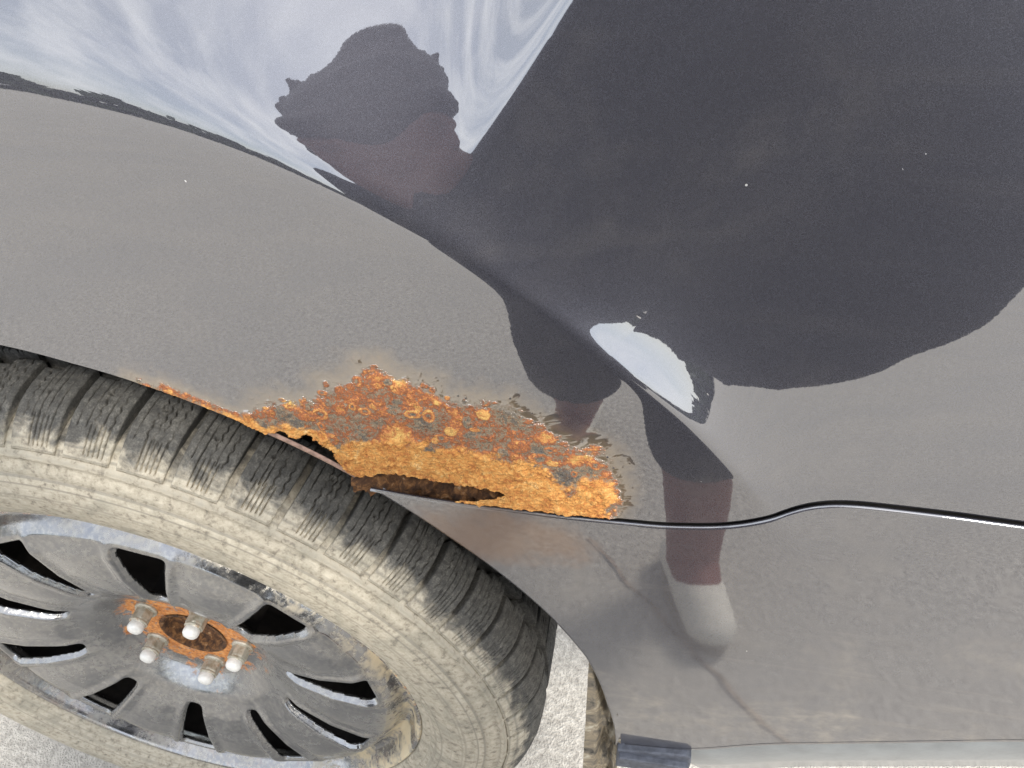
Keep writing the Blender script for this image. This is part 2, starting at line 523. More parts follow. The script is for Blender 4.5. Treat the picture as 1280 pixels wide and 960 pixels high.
def seg(*parts):
    out = []
    for a, b, n in parts:
        out.append(np.linspace(a, b, n, endpoint=False))
    return np.concatenate(out + [[parts[-1][1]]])

# --- quarter panel: rings outward from the arch edge, fine where it has rusted
rho = seg((0, .100, 170), (.100, .142, 22), (.142, .180, 46), (.180, .30, 36), (.30, .62, 30))
uu = seg((0, .184, 460), (.184, .27, 60), (.27, .45, 60), (.45, 1.0, 70))
TMAX = 176.0
verts = []
rustA, coreA, hole = [], [], []
GXY = np.zeros((len(uu), len(rho), 2))
for i, u in enumerate(uu):
    th = np.full(rho.shape, 52.4 + u * (TMAX - 52.4))
    for _ in range(8):               # radius and angle depend on each other
        r = ra(th) + rho
        tg = th_gap(r) + np.degrees(.0008 / r)
        th = .5 * th + .5 * (tg + u * (TMAX - tg))
    r = ra(th) + rho
    GXY[i, :, 0] = r * np.cos(np.radians(th))
    GXY[i, :, 1] = r * np.sin(np.radians(th))
X, Z = GXY[..., 0], GXY[..., 1]
Y = surf(X, Z)
sd_r = poly_sd(X, Z, RUST); sd_c = poly_sd(X, Z, CORE)
sd_h = np.maximum(poly_sd(X, Z, HOLE1), poly_sd(X, Z, HOLE2))
NR = np.zeros_like(X); NH = np.zeros_like(X); NF = np.zeros_like(X)
near = (sd_r > -.02)
for i, j in np.argwhere(near):
    x, z = X[i, j], Z[i, j]
    NR[i, j] = fbm(x * 90, z * 90, 1.3, 4)
    NF[i, j] = fbm(x * 330, z * 330, 4.7, 4)
    NH[i, j] = fbm(x * 260, z * 260, 9.1, 3)
tail = sstep(.185, .165, X) * sstep(.0105, .0, np.hypot(X, Z) - ra(np.degrees(np.arctan2(Z, X)))) * sstep(.100, .125, X)
rust_v = np.clip(sd_r / .010 + .35 * NR + .75 * tail, -2, 2)
core_v = np.clip(sd_c / .010 + .45 * NR - 1.2 * np.exp(-((X - .343) ** 2 + (Z - .303) ** 2) / .010 ** 2) + .5 * tail, -2, 2)
inside = sstep(-.006, .007, sd_r + .003 * NR)
corem = sstep(-.002, .004, sd_c + .003 * NR)
# swollen scale stands proud, flaked layers, then eaten thin at the lower edge
bl_h = np.zeros_like(X); bl_m = np.zeros_like(X); bl_t = np.zeros_like(X)
brnd = random.Random(21)
cand = np.argwhere((sd_r > -.0015) & (sd_c < .002))
placed = []
while len(placed) < 95:
    i, j = cand[brnd.randrange(len(cand))]
    cx, cz = X[i, j], Z[i, j]
    edge = sd_r[i, j] < .003
    rad = brnd.uniform(.0010, .0026) if edge else brnd.uniform(.0018, .0062)
    if any(math.hypot(cx - a, cz - b) < (rad + c) * .75 for a, b, c in placed):
        if brnd.random() < .97: continue
    placed.append((cx, cz, rad))
    ex = brnd.uniform(.75, 1.3)
    dx, dz = (X - cx), (Z - cz)
    dd = np.sqrt((dx * ex) ** 2 + (dz / ex) ** 2) / rad
    m = np.clip(1 - dd ** 2, 0, 1)
    crater = brnd.random() < .35
    hgt = rad * brnd.uniform(.07, .20)
    prof_ = hgt * np.sqrt(m) * (1 - (.8 * np.clip(1 - dd / .62, 0, 1) if crater else 0))
    bl_h = np.maximum(bl_h, prof_)
    tv_ = brnd.choice((.26, .34, .50, .54, .60, .64, .70, .80, .92))
    mm = sstep(0, .35, m)
    bl_t = bl_t * (1 - mm) + tv_ * mm
    if crater:
        c2 = np.clip(1 - dd / .6, 0, 1); bl_t = bl_t * (1 - c2) + brnd.choice((.05, .2, .9)) * c2
    bl_m = np.maximum(bl_m, mm)
lay = np.floor((NR * .5 + .5 + .04 * NF) * 5) / 5
Y = Y - inside * (.0004 + .0006 * np.abs(NR) + .00030 * NF) - corem * (.0004 + .0015 * lay + .00045 * NF) - bl_h
Y = Y - np.where(near, .0005 * sstep(.45, .8, NR + .2) * sstep(-.012, -.002, sd_r), 0)
holev = sd_h + .0011 * NH
fc = []
nU, nV = X.shape
for i in range(nU - 1):
    for j in range(nV - 1):
        if holev[i, j] > 0 and holev[i + 1, j] > 0 and holev[i, j + 1] > 0:
            continue
        fc.append((i * nV + j, i * nV + j + 1, (i + 1) * nV + j + 1, (i + 1) * nV + j))
V = np.stack([X, Y, Z + HUB], -1).reshape(-1, 3)
qp = mesh_obj('quarter_panel', V, fc, M_PAINT_R, car)
qp['label'] = 'dark grey rear quarter panel with orange rust eaten through above the wheel'
# tone of the undermined paint: broad patches plus single blisters
tone = .47 + .20 * NR
for cx, cz, rad, val in ((.2333, .3604, .011, .60), (.2146, .3509, .006, .58), (.2752, .3657, .008, .66), (.2439, .3690, .007, .62), (.2493, .3738, .004, .60),
                         (.2859, .344, .012, .66), (.300, .352, .010, .52), (.1939, .3499, .0045, .95), (.2565, .3721, .0035, .95), (.2500, .3350, .008, .92), (.238, .349, .010, .50),
                         (.2620, .356, .006, .64), (.2685, .345, .007, .22), (.2565, .3482, .005, .30), (.2962, .3398, .007, .28), (.3114, .3557, .007, .32), (.3253, .3356, .006, .28), (.3421, .3177, .006, .22),
                         (.330, .343, .004, .75), (.345, .330, .004, .85), (.352, .3345, .004, .8), (.2424, .3407, .006, .34)):
    g = np.exp(-((X - cx) ** 2 + (Z - cz) ** 2) / rad ** 2) * .9
    tone = tone * (1 - g) + (val + .06 * NR) * g
tone = tone * (1 - .65 * bl_m) + bl_t * .65 * bl_m
rust_v = np.clip(rust_v + .55 * bl_m * (rust_v > -.7), -2, 2)
for nm, arr in (('rust', rust_v), ('core', core_v), ('tone', tone)):
    a = qp.data.attributes.new(nm, 'FLOAT', 'POINT')
    a.data.foreach_set('value', arr.reshape(-1).astype(np.float32))
# outward facing normals
def fix_normals(o, toward=Vector((0, -1, 0))):
    me = o.data
    s = sum((p.normal.dot(toward) * p.area for p in me.polygons))
    if s < 0:
        me.flip_normals()
fix_normals(qp)

# --- folded edge of the panel along the gap
def ribbon(name, curve, prof, mat, parent, n_toward=None):
    """sweep a small (out, down) profile along a list of points; profile given as (dx_normal, dy) in the x-z plane and depth"""
    v = []
    for k, (x, z, nx, nz) in enumerate(curve):
        y0 = float(surf(x, z))
        for a, dy in prof:
            v.append((x + nx * a, y0 + dy, z + nz * a + HUB))
    return mesh_obj(name, v, grid_faces(len(curve), len(prof)), mat, parent)
def curve_norm(xs, zs, sgn=1):
    tx = np.gradient(xs); tz = np.gradient(zs); L = np.hypot(tx, tz)
    return [(x, z, -sgn * b / l, sgn * a / l) for x, z, a, b, l in zip(xs, zs, tx, tz, L)]
gsel = _fx > .305
gc = curve_norm(_fx[gsel][::3], _fz[gsel][::3], 1)
gall = [c for c in curve_norm(_fx[::3], _fz[::3], 1) if c[0] > .318]
ribbon('gap_backing', gall, [(.016, .0085), (.003, .0075), (-.006, .0070), (-.016, .0075)], M_DARK, qp)  # dark strip added behind the gap so that it reads black
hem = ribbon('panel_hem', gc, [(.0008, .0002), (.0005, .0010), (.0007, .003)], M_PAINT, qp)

# --- arch lip: the folded flange round the wheel opening, bare where the sheet has gone
def arch_strip(name, t0, t1, n, prof, mat, parent, mud=0.0):
    v = []
    for k in range(n):
        t = t0 + (t1 - t0) * k / (n - 1)
        a = math.radians(t)
        rr = float(ra(t))
        y0 = float(surf(rr * math.cos(a), rr * math.sin(a)))
        for dr, dy in prof:
            v.append(((rr + dr) * math.cos(a), y0 + dy, (rr + dr) * math.sin(a) + HUB))
    return mesh_obj(name, v, grid_faces(n, len(prof)), mat, parent)
M_LIP = simple('primer_lip', srgb(150, 122, 108), 0.6, 0, 300, 0.3)
arch_strip('wheel_arch_lip', 53.3, 69, 90, [(.0012, .0015), (.0, .0000), (-.0012, .0004), (-.0012, .0022), (-.0004, .0030)], M_LIP, qp)
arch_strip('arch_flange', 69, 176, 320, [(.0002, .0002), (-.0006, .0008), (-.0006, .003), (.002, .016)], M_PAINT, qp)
# inner rusted flange seen through the slit
iv = []
nI, nJ = 80, 14
for i in range(nI):
    x = .214 + (.326 - .214) * i / (nI - 1)
    for j in range(nJ):
        z = .275 + .036 * j / (nJ - 1)
        y = float(surf(x, z)) + .007 + .004 * fbm(x * 120, z * 200, 3.3, 4) + .006 * math.exp(-((z - .293) / .006) ** 2)
        iv.append((x, y, z + HUB))
inner = mesh_obj('inner_flange', iv, grid_faces(nI, nJ), M_RUST_D, qp)
inner['label'] = 'dark brown rusted inner sheet behind the slit'

# --- rear bumper cover
rb = np.concatenate([np.linspace(.0, .03, 14, endpoint=False), np.linspace(.03, .66, 130)])
vb = seg((0, 1, 90))
XB = np.zeros((len(vb), len(rb))); ZB = np.zeros_like(XB)
for i, v_ in enumerate(vb):
    for _ in range(1):
        tb0 = 1.3 + v_ * (52.0 - 1.3)
        r = ra(np.array(tb0)) + rb
        tg = np.where(r < G_R[0], 52.2, th_gap(r)) - np.degrees(.0022 / r)
        tb = np.where(r < B_R[0], 1.2, th_bot(r))
        th = tb + v_ * (tg - tb)
        # keep the first ring on the arch edge
        k = np.exp(-rb / .04)
        r = r + (ra(th) - ra(np.array(tb0))) * k
    XB[i] = r * np.cos(np.radians(th)); ZB[i] = r * np.sin(np.radians(th))
YB = surf(XB, ZB) - .0012
vb_list = np.stack([XB, YB, ZB + HUB], -1).reshape(-1, 3)
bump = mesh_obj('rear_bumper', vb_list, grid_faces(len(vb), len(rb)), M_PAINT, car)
bump['label'] = 'smooth dark grey rear bumper cover below the panel gap'
fix_normals(bump)
bsel = _fx > .2285
bc = curve_norm(_fx[bsel][::3], _fz[bsel][::3] - .0022, 1)
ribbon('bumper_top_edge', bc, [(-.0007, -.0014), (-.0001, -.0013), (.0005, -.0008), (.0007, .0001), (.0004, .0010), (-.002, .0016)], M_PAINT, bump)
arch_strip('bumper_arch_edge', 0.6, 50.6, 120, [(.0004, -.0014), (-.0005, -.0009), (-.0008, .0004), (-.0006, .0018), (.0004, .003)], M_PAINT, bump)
# lower edge rolled under, and the valance strip below it
bb = curve_norm(_bx[6:], _bz[6:], 1)[::4]
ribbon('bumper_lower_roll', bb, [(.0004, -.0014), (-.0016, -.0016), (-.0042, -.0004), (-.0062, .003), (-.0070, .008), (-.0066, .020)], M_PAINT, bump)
M_VAL = simple('valance_plastic', srgb(118, 122, 124), 0.28, 0.0, 40, 0.12, Coat_Weight=0.4)
ribbon('lower_valance', [c for c in bb if c[0] > .43], [(-.0066, .0055), (-.010, .0045), (-.020, .003), (-.045, .006), (-.09, .02), (-.10, .05)], M_VAL, bump)
# dark clip where the bumper meets the arch liner
bm = bmesh.new()
pts = [(.385, .0075), (.437, .0180), (.4405, .0150), (.4415, .004), (.441, -.020), (.385, -.024)]
def prism(bm, pts, y0, y1, bev=.0015):
    f0 = [bm.verts.new((x, y0, z + HUB)) for x, z in pts]
    f1 = [bm.verts.new((x, y1, z + HUB)) for x, z in pts]
    n = len(pts)
    bm.faces.new(f0); bm.faces.new(list(reversed(f1)))
    for i in range(n):
        bm.faces.new((f0[i], f1[i], f1[(i + 1) % n], f0[(i + 1) % n]))
    bmesh.ops.recalc_face_normals(bm, faces=bm.faces)
    if bev:
        ed = [e for e in bm.edges if abs(e.verts[0].co.y - y0) < 1e-6 and abs(e.verts[1].co.y - y0) < 1e-6]
        bmesh.ops.bevel(bm, geom=ed, offset=bev, segments=3, affect='EDGES', profile=0.5)
prism(bm, pts, -.0045, .03)
box_bm(bm, .053, .006, .0035, (.413, -.0058, HUB + .0035), Matrix.Rotation(R(-2), 3, 'Y'), .001)
bm_obj('bumper_end_clip', bm, M_BLACK, bump)

# --- muddy splash guard at the rear of the arch
mv = []
nA, nB = 26, 70
for j in range(nB):
    z = .137 - .30 * j / (nB - 1)
    for i in range(nA):
        xr = math.sqrt(max(.383 ** 2 - z * z, 0)) + .004 if z > -.02 else .387
        x = .3585 + (xr - .3585) * i / (nA - 1)
        q = i / (nA - 1)
        y = .004 + .010 * fbm(x * 90, z * 45, 2.0, 4) * (q > .35) * sstep(.35, .6, q) + .010 * sstep(.3, .55, q) * (1 - sstep(.75, 1, q))
        mv.append((x, float(y), z + HUB))
pg = Mat('mud_caked_plastic', Roughness=0.85)
nn_ = pg.noise(70, 5, 0.65, dist=0.8)
pg.set('Base Color', pg.ramp(nn_, [(0.32, srgb(52, 50, 46)), (0.42, srgb(104, 98, 88)), (0.55, srgb(140, 128, 108)), (0.66, srgb(176, 168, 150)), (0.8, srgb(210, 202, 184))]))
pg.set('Normal', pg.bump(nn_, 0.6, 0.003))
sg = mesh_obj('splash_guard', mv, grid_faces(nB, nA), pg.m, car)
sg['label'] = 'mud caked splash guard at the back of the wheel arch'

# --- arch liner (dark tunnel over the wheel)
prof = [(.372, .016), (.384, .03), (.388, .10), (.385, .24), (.33, .27), (.02, .275)]
lv = []
nL = 60
for i in range(nL):
    t = R(8 + (172 - 8) * i / (nL - 1))
    for r, y in prof:
        lv.append((r * math.cos(t), y, r * math.sin(t) + HUB))
lin = mesh_obj('arch_liner', lv, grid_faces(nL, len(prof)), M_DARK, car)
bm = bmesh.new()
box_bm(bm, 1.3, .02, .60, (.05, .31, HUB + .46))
bm_obj('light_leak_slab', bm, M_DARK, car)  # unseen dark slab added behind the panel to stop light leaks

# ------------------------------------------------------------------ wheel
HP = Vector((0, 0, HUB))
# steel wheel face: heights over (r, angle), ten windows between the spokes
WIN = [6 + 36 * k for k in range(10)]
pr_r = np.array([.0300, .040, .060, .066, .074, .085, .110, .145, .175, .190, .196, .201, .206, .210, .214, .2175, .2205, .2225, .2235])
pr_y = np.array([.0385, .038, .038, .0365, .0290, .0200, .0110, .0045, .0030, .0050, .0110, .0180, .0205, .0195, .0120, .0035, .0005, .0008, .0045])
rw = np.unique(np.concatenate([np.linspace(.030, .095, 30), np.linspace(.095, .192, 116), np.linspace(.192, .2235, 34)]))
nth = 1280
yw0 = np.interp(rw, pr_r, pr_y)
_k = np.hanning(5); _k /= _k.sum()
yw0 = np.convolve(np.pad(yw0, 2, mode='edge'), _k, 'valid')
th = np.linspace(0, 360, nth, endpoint=False)
TH, RW = np.meshgrid(th, rw, indexing='ij')
YW = np.tile(yw0, (nth, 1))
win_d = np.full(TH.shape, -1.0)
rib = np.zeros(TH.shape)
for k, a in enumerate(WIN):
    d = (TH - a + 180) % 360 - 180
    tx = RW * np.sin(np.radians(d))          # tangential
    rx = RW * np.cos(np.radians(d))          # radial
    q = (rx - .102) / (.183 - .102)
    half = .0058 + .0128 * np.clip(q, -.3, 1.1)
    kk = .0022
    ee = -kk * np.log(np.exp(-np.clip(half - np.abs(tx), -.05, .05) / kk) + np.exp(-np.clip((rx - .102), -.05, .05) / kk) + np.exp(-np.clip(.183 - rx, -.05, .05) / kk))
    win_d = np.maximum(win_d, ee)
    rib = np.maximum(rib, np.exp(-((np.abs(tx) - half - .005) / .0045) ** 2) * sstep(.085, .12, rx) * (1 - sstep(.175, .195, rx)))
dsp = np.abs((TH - 6 - 18 + 18) % 36 - 18) / 18          # 0 on a spoke's centre line, 1 on a window's
YW = YW - .0034 * rib - .0040 * (1 - np.clip(dsp / .6, 0, 1) ** 2) * sstep(.085, .13, RW) * (1 - sstep(.165, .190, RW))
YW = YW + .0034 * sstep(-.0034, .0004, win_d)
# pull the grid points beside each window onto its outline so that the cut edge is clean
WX, WZ = RW * np.cos(np.radians(TH)), RW * np.sin(np.radians(TH))
gt = (np.roll(win_d, -1, 0) - np.roll(win_d, 1, 0)) / (2 * R(360 / nth) * RW)
gr_ = np.gradient(win_d, rw, axis=1)
gl = np.maximum(gt * gt + gr_ * gr_, .05)
snap = np.where(np.abs(win_d) < .00060, win_d, 0)
dt, dr_ = -snap * gt / gl, -snap * gr_ / gl
ca, sa = np.cos(np.radians(TH)), np.sin(np.radians(TH))
WX = WX + dr_ * ca - dt * sa
WZ = WZ + dr_ * sa + dt * ca
keep_d = np.where(np.abs(win_d) < .00060, 0, win_d)
wv = np.stack([WX, YW, WZ], -1).reshape(-1, 3)
fw = []
nr_ = len(rw)
for i in range(nth):
    i2 = (i + 1) % nth
    for j in range(nr_ - 1):
        if min(keep_d[i, j], keep_d[i2, j], keep_d[i, j + 1], keep_d[i2, j + 1]) >= 0:
            continue
        fw.append((i * nr_ + j, i * nr_ + j + 1, i2 * nr_ + j + 1, i2 * nr_ + j))
wheel = mesh_obj('wheel', wv, fw, M_WHEEL, car)
wheel.location = HP
wheel['label'] = 'dirty grey steel wheel with rust round the hub'
fix_normals(wheel)
sm = wheel.modifiers.new('thickness', 'SOLIDIFY'); sm.thickness = .0032; sm.offset = -1
lathe('rim_barrel', [(.2235, .0045), (.212, .02), (.206, .05), (.198, .09), (.198, .16), (.216, .20)], 96, M_DRUM, wheel)
bm = bmesh.new()
drum = [(.0, .060), (.05, .060), (.052, .095), (.118, .098), (.125, .102), (.126, .110), (.150, .112), (.152, .16), (.0, .16)]
lathe('brake_drum', drum, 72, M_DRUM, wheel)
lathe('centre_bore', [(.0315, .0375), (.0290, .0370), (.0275, .0395), (.0270, .050), (.0, .052)], 48, M_RUST_D, wheel)
# lug nuts
def nut_mesh():
    bm = bmesh.new()
    def ring(r, y, n=36, hexa=False):
        out = []
        for i in range(n):
            a = 2 * math.pi * i / n
            rr = r
            if hexa:
                b = (a + math.pi / 6) % (math.pi / 3) - math.pi / 6
                rr = min(r / math.cos(b), r * 1.12)
            out.append(bm.verts.new((rr * math.cos(a), y, rr * math.sin(a))))
        return out
    rings = [ring(.0125, 0), ring(.0128, -.003), ring(.0118, -.0045), ring(.0094, -.005, hexa=True), ring(.0095, -.0165, hexa=True), ring(.0092, -.0180, hexa=True),
             ring(.0100, -.0185), ring(.0102, -.0200), ring(.0085, -.0208), ring(.0078, -.0222)]
    for a, b in zip(rings, rings[1:]):
        for i in range(36):
            bm.faces.new((a[i], a[(i + 1) % 36], b[(i + 1) % 36], b[i]))
    bm.faces.new(list(rings[-1]))
    bmesh.ops.recalc_face_normals(bm, faces=bm.faces)
    return bm
p = Mat('dull_chrome', Metallic=0.35)
cn = p.noise(160, 4, 0.6)
p.set('Base Color', p.ramp(cn, [(0.35, srgb(150, 142, 124)), (0.55, srgb(186, 182, 168)), (0.75, srgb(160, 118, 78))]))
p.set('Roughness', 0.42)
M_NUT = p.m
M_CAP = simple('worn_cap', srgb(228, 226, 220), 0.38, 0.05, 300, 0.06)
def cap_mesh():
    bm = bmesh.new()
    pr = [(.0080, -.0215), (.0086, -.0235), (.0087, -.0265), (.0082, -.0290), (.0066, -.0312), (.0038, -.0323), (.0, -.0326)]
    n = 28
    rings = []
    for r, y in pr[:-1]:
        rings.append([bm.verts.new((r * math.cos(2 * math.pi * i / n), y, r * math.sin(2 * math.pi * i / n))) for i in range(n)])
    tip = bm.verts.new((0, pr[-1][1], 0))
    for a, b in zip(rings, rings[1:]):
        for i in range(n):
            bm.faces.new((a[i], a[(i + 1) % n], b[(i + 1) % n], b[i]))
    for i in range(n):
        bm.faces.new((rings[-1][i], rings[-1][(i + 1) % n], tip))
    bmesh.ops.recalc_face_normals(bm, faces=bm.faces)
    return bm
nut0 = bm_obj('lug_nut', nut_mesh(), M_NUT, wheel, False)
cap_bm = cap_mesh()
# the bright domed end is part of the nut mesh, with its own material slot
me_c = bpy.data.meshes.new('cap_tmp'); cap_bm.to_mesh(me_c); cap_bm.free()
bm = bmesh.new(); bm.from_mesh(nut0.data)
nf = len(bm.faces)
bm.from_mesh(me_c)
bm.faces.ensure_lookup_table()
for f in bm.faces[nf:]:
    f.material_index = 1; f.smooth = True
bm.to_mesh(nut0.data); bm.free()
nut0.data.materials.append(M_CAP)
for k in range(5):
    o = nut0 if k == 0 else nut0.copy()
    if k: COL.objects.link(o); o.parent = wheel
    a = R(62 + 72 * k)
    o.scale = (.80, .74, .80)
    o.location = (.047 * math.cos(a), .0385, .047 * math.sin(a))
    o.rotation_euler = (R(random.uniform(-2, 2)), random.uniform(0, 1), R(random.uniform(-2, 2)))

# ------------------------------------------------------------------ tyre
TP = [(.2195, .010), (.2225, .0030), (.2245, -.0010), (.2275, -.0030), (.2310, -.0030), (.2335, -.0058), (.2380, -.0090), (.2390, -.0102), (.2405, -.0108), (.2470, -.0128), (.256, -.0150), (.2640, -.0154), (.2666, -.0152), (.274, -.0140), (.2800, -.0120), (.2806, -.0111), (.2818, -.0108), (.2824, -.0112),
      (.2885, -.0082), (.2915, -.0068), (.2925, -.0080), (.2945, -.0086), (.2962, -.0072), (.2970, -.0040), (.3000, -.0008), (.3055, .0060), (.3088, .0150), (.3105, .030), (.3110, .09), (.3105, .165), (.309, .188), (.29, .204), (.25, .212), (.22, .195)]
tp = np.array(TP)
def spin(prof, n):
    v = []
    for i in range(n):
        a = 2 * math.pi * i / n
        for r, y in prof:
            v.append((r * math.cos(a), y, r * math.sin(a)))
    return v
# refine the profile
tpr = []
for a, b in zip(TP, TP[1:]):
    m = max(1, int(math.dist(a, b) / .003))
    for k in range(m):
        tpr.append((a[0] + (b[0] - a[0]) * k / m, a[1] + (b[1] - a[1]) * k / m))
tpr.append(TP[-1])
tyre = mesh_obj('tyre', spin(tpr, 360), [tuple(reversed(q)) for q in grid_faces(360, len(tpr), True)], M_RUBBER, car)
tyre.location = HP
tyre['label'] = 'muddy tyre with deep siped tread blocks'
fix_normals(tyre)

NB = 56
PITCH = 2 * math.pi / NB
def block_mesh(seed, row):
    rnd = random.Random(seed)
    if row == 0:
        pr = [(.2982, -.0052), (.3022, -.0024), (.3065, .0012), (.3110, .0058), (.3150, .0110), (.3182, .0170), (.3204, .0240), (.3216, .0320), (.3221, .040), (.3223, .0480)]
    elif row == 1:
        pr = [(.3224, .0540), (.3226, .0760), (.3227, .0980)]
    else:
        pr = [(.3227, .1045), (.3226, .1300), (.3222, .150)]
    fine = []
    for a, b in zip(pr, pr[1:]):
        m = max(1, int(math.dist(a, b) / .0011))
        for k in range(m):
            fine.append((a[0] + (b[0] - a[0]) * k / m, a[1] + (b[1] - a[1]) * k / m))
    fine.append(pr[-1])
    ns = len(fine); nt = 100
    gapw = .0052 if row == 0 else .0055
    half = (.3225 * PITCH - gapw) / 2
    sip = sorted(rnd.uniform(-.08, .08) + c for c in (-.62, -.30, .02, .34, .66))
    ph = [rnd.uniform(0, 6) for _ in sip]
    c0 = rnd.uniform(-.5, .1)
    sh_t, sh_y = rnd.uniform(-.3, .3) * half, (rnd.uniform(.022, .034) if row == 0 else rnd.uniform(.065, .085))
    comb = [c0 - .2, c0, c0 + .2, c0 + .4, c0 + .6]
    vs = []
    for i in range(nt):
        q = -1 + 2 * i / (nt - 1)
        for j, (r, y) in enumerate(fine):
            s = j / (ns - 1)
            slant = (.05 if row == 0 else -.12) * (s - .5) * .02 / .006
            # step at the inner end of shoulder blocks
            t = q * half + slant * .02
            dep = 0.0
            for c, p0 in zip(sip, ph):
                zz = c * half + (.0009 if int(p0 * 7) % 2 else .0002) * (2 / math.pi) * math.asin(math.sin(y * 900 + p0)) + slant * .02
                if row > 0 or s > .34:
                    dep = max(dep, .0058 * math.exp(-((t - zz) / .00030) ** 2) * min(1.0, max(0.0, .75 + .6 * math.sin(y * 190 + p0 * 3))))
            if row == 0 and s < .40:
                for c in comb:
                    zz = c * half + slant * .02
                    dep = max(dep, .0034 * math.exp(-((t - zz) / .00036) ** 2) * (1 if .06 < s < .38 else 0))
            if row == 0 and q < -.15:        # stepped inner end
                y = y - .0055 * max(0.0, (s - .55) / .45)
            # stud hole
            dep += .0050 * math.exp(-((t - sh_t) ** 2 + (y - sh_y) ** 2) / .0010 ** 2)
            # worn edges
            ed = min(1 - abs(q), min(s, 1 - s) * 2.0 + .02)
            dep += .0012 * math.exp(-ed / .035)
            dep += .00035 * fbm(t * 500 + seed, y * 500, seed, 3)
            rr = r - dep
            a = math.pi / 2 - t / .3225
            if row == 0 and s < .5:      # follow the shoulder inward
                yy = y + dep * .6 * (1 - s * 2)
            else:
                yy = y
            vs.append((rr * math.cos(a), yy, rr * math.sin(a)))
    fs = grid_faces(nt, ns)
    # side walls down to the carcass
    def idx(i, j): return i * ns + j
    border = [idx(i, 0) for i in range(nt)] + [idx(nt - 1, j) for j in range(1, ns)] + [idx(i, ns - 1) for i in range(nt - 2, -1, -1)] + [idx(0, j) for j in range(ns - 2, 0, -1)]
    base = len(vs)
    for b in border:
        x, y, z = vs[b]
        rr = math.hypot(x, z); dn = .0125
        w = min(1.0, max(0.0, (y + .006) / .03)) if row == 0 else 1
        k = (rr - dn * w) / rr
        vs.append((x * k, y + (.006 * (1 - w) if row == 0 else 0), z * k))
    nb = len(border)
    for i in range(nb):
        fs.append((border[i], base + i, base + (i + 1) % nb, border[(i + 1) % nb]))
    me = bpy.data.meshes.new('tread_block')
    me.from_pydata(vs, [], fs); me.update()
    me.polygons.foreach_set('use_smooth', [True] * (len(fs) - nb) + [False] * nb)
    bmx = bmesh.new(); bmx.from_mesh(me)
    bmesh.ops.recalc_face_normals(bmx, faces=bmx.faces)
    bmx.to_mesh(me); bmx.free()
    if sum(p.normal.z * p.area for p in me.polygons) < 0:
        me.flip_normals()
    me.materials.append(M_RUBBER)
    return me
for row in range(3):
    metas = [block_mesh(11 * row + s, row) for s in range(5 if row == 0 else 2)]
    for k in range(NB):
        a_deg = (88.8 - 3.2 - (360 / NB) * k + (0, 2.2, 4.0)[row]) % 360
        if 180 < a_deg < 355 and row > 0:
            continue                       # the hidden underside keeps its shoulder row only
        o = bpy.data.objects.new('tread_block', metas[(k * 3 + k // 5) % len(metas)])
        COL.objects.link(o)
        o.parent = tyre
        o.rotation_euler = (0, R(90 - a_deg), 0)
lathe('wheel_hub_shadow_plate', [(.0, .17), (.19, .17)], 48, M_DARK, wheel).name = 'backing_plate'

# ------------------------------------------------------------------ the photographer, seen only as a reflection in the paint
def capsule(bm, a, b, ra_, rb_, n=16, sx=1.0, sy=1.0):
    """tapered limb segment with rounded ends, optionally flattened across"""
    a, b = Vector(a), Vector(b)
    d = b - a
    L = d.length
    q = d.to_track_quat('Z', 'Y').to_matrix()
    prof = []
    m = 5
    for i in range(m + 1):
        t = -math.pi / 2 + (math.pi / 2) * i / m
        prof.append((ra_ * math.cos(t), ra_ * math.sin(t)))
    for i in range(m + 1):
        t = (math.pi / 2) * i / m
        prof.append((rb_ * math.cos(t), L + rb_ * math.sin(t)))
    rings = []
    for r, z in prof:
        r = max(r, 1e-4)
        rings.append([bm.verts.new(a + q @ Vector((r * sx * math.cos(2 * math.pi * k / n), r * sy * math.sin(2 * math.pi * k / n), z))) for k in range(n)])
    for u, v in zip(rings, rings[1:]):
        for k in range(n):
            bm.faces.new((u[k], u[(k + 1) % n], v[(k + 1) % n], v[k]))
    bm.faces.new(list(reversed(rings[0]))); bm.faces.new(rings[-1])

def ellipsoid(bm, c, rx, ry, rz, rot=None):
    M = Matrix.Translation(c) @ (rot.to_4x4() if rot else Matrix.Identity(4)) @ Matrix.Diagonal((rx, ry, rz, 1))
    bmesh.ops.create_uvsphere(bm, u_segments=24, v_segments=16, radius=1, matrix=M)

def solid(name, bm, mat, parent, voxel, smooth=4):
    o = bm_obj(name, bm, mat, parent, True)
    m = o.modifiers.new('remesh', 'REMESH'); m.mode = 'VOXEL'; m.voxel_size = voxel; m.use_smooth_shade = True
    s = o.modifiers.new('smooth', 'SMOOTH'); s.factor = 0.5; s.iterations = smooth
    return o

def chain(bm, pts, **kw):
    for (a, r1), (b, r2) in zip(pts, pts[1:]):
        capsule(bm, a, b, r1, r2, **kw)

M_SKIN = simple('skin', srgb(116, 74, 64), 0.55, 0, 60, 0.08)
M_JACKET = simple('black_jacket_cloth', srgb(34, 34, 38), 0.9, 0, 300, 0.3)
M_SHORTS = simple('black_shorts_cloth', srgb(30, 30, 33), 0.9, 0, 300, 0.3)
M_SHOE = simple('pale_canvas_shoe', srgb(204, 198, 186), 0.7, 0, 200, 0.1)
M_SOLE = simple('shoe_rubber', srgb(150, 142, 130), 0.8)
M_HAIR = simple('brown_hair', srgb(48, 34, 28), 0.6, 0, 150, 0.4)

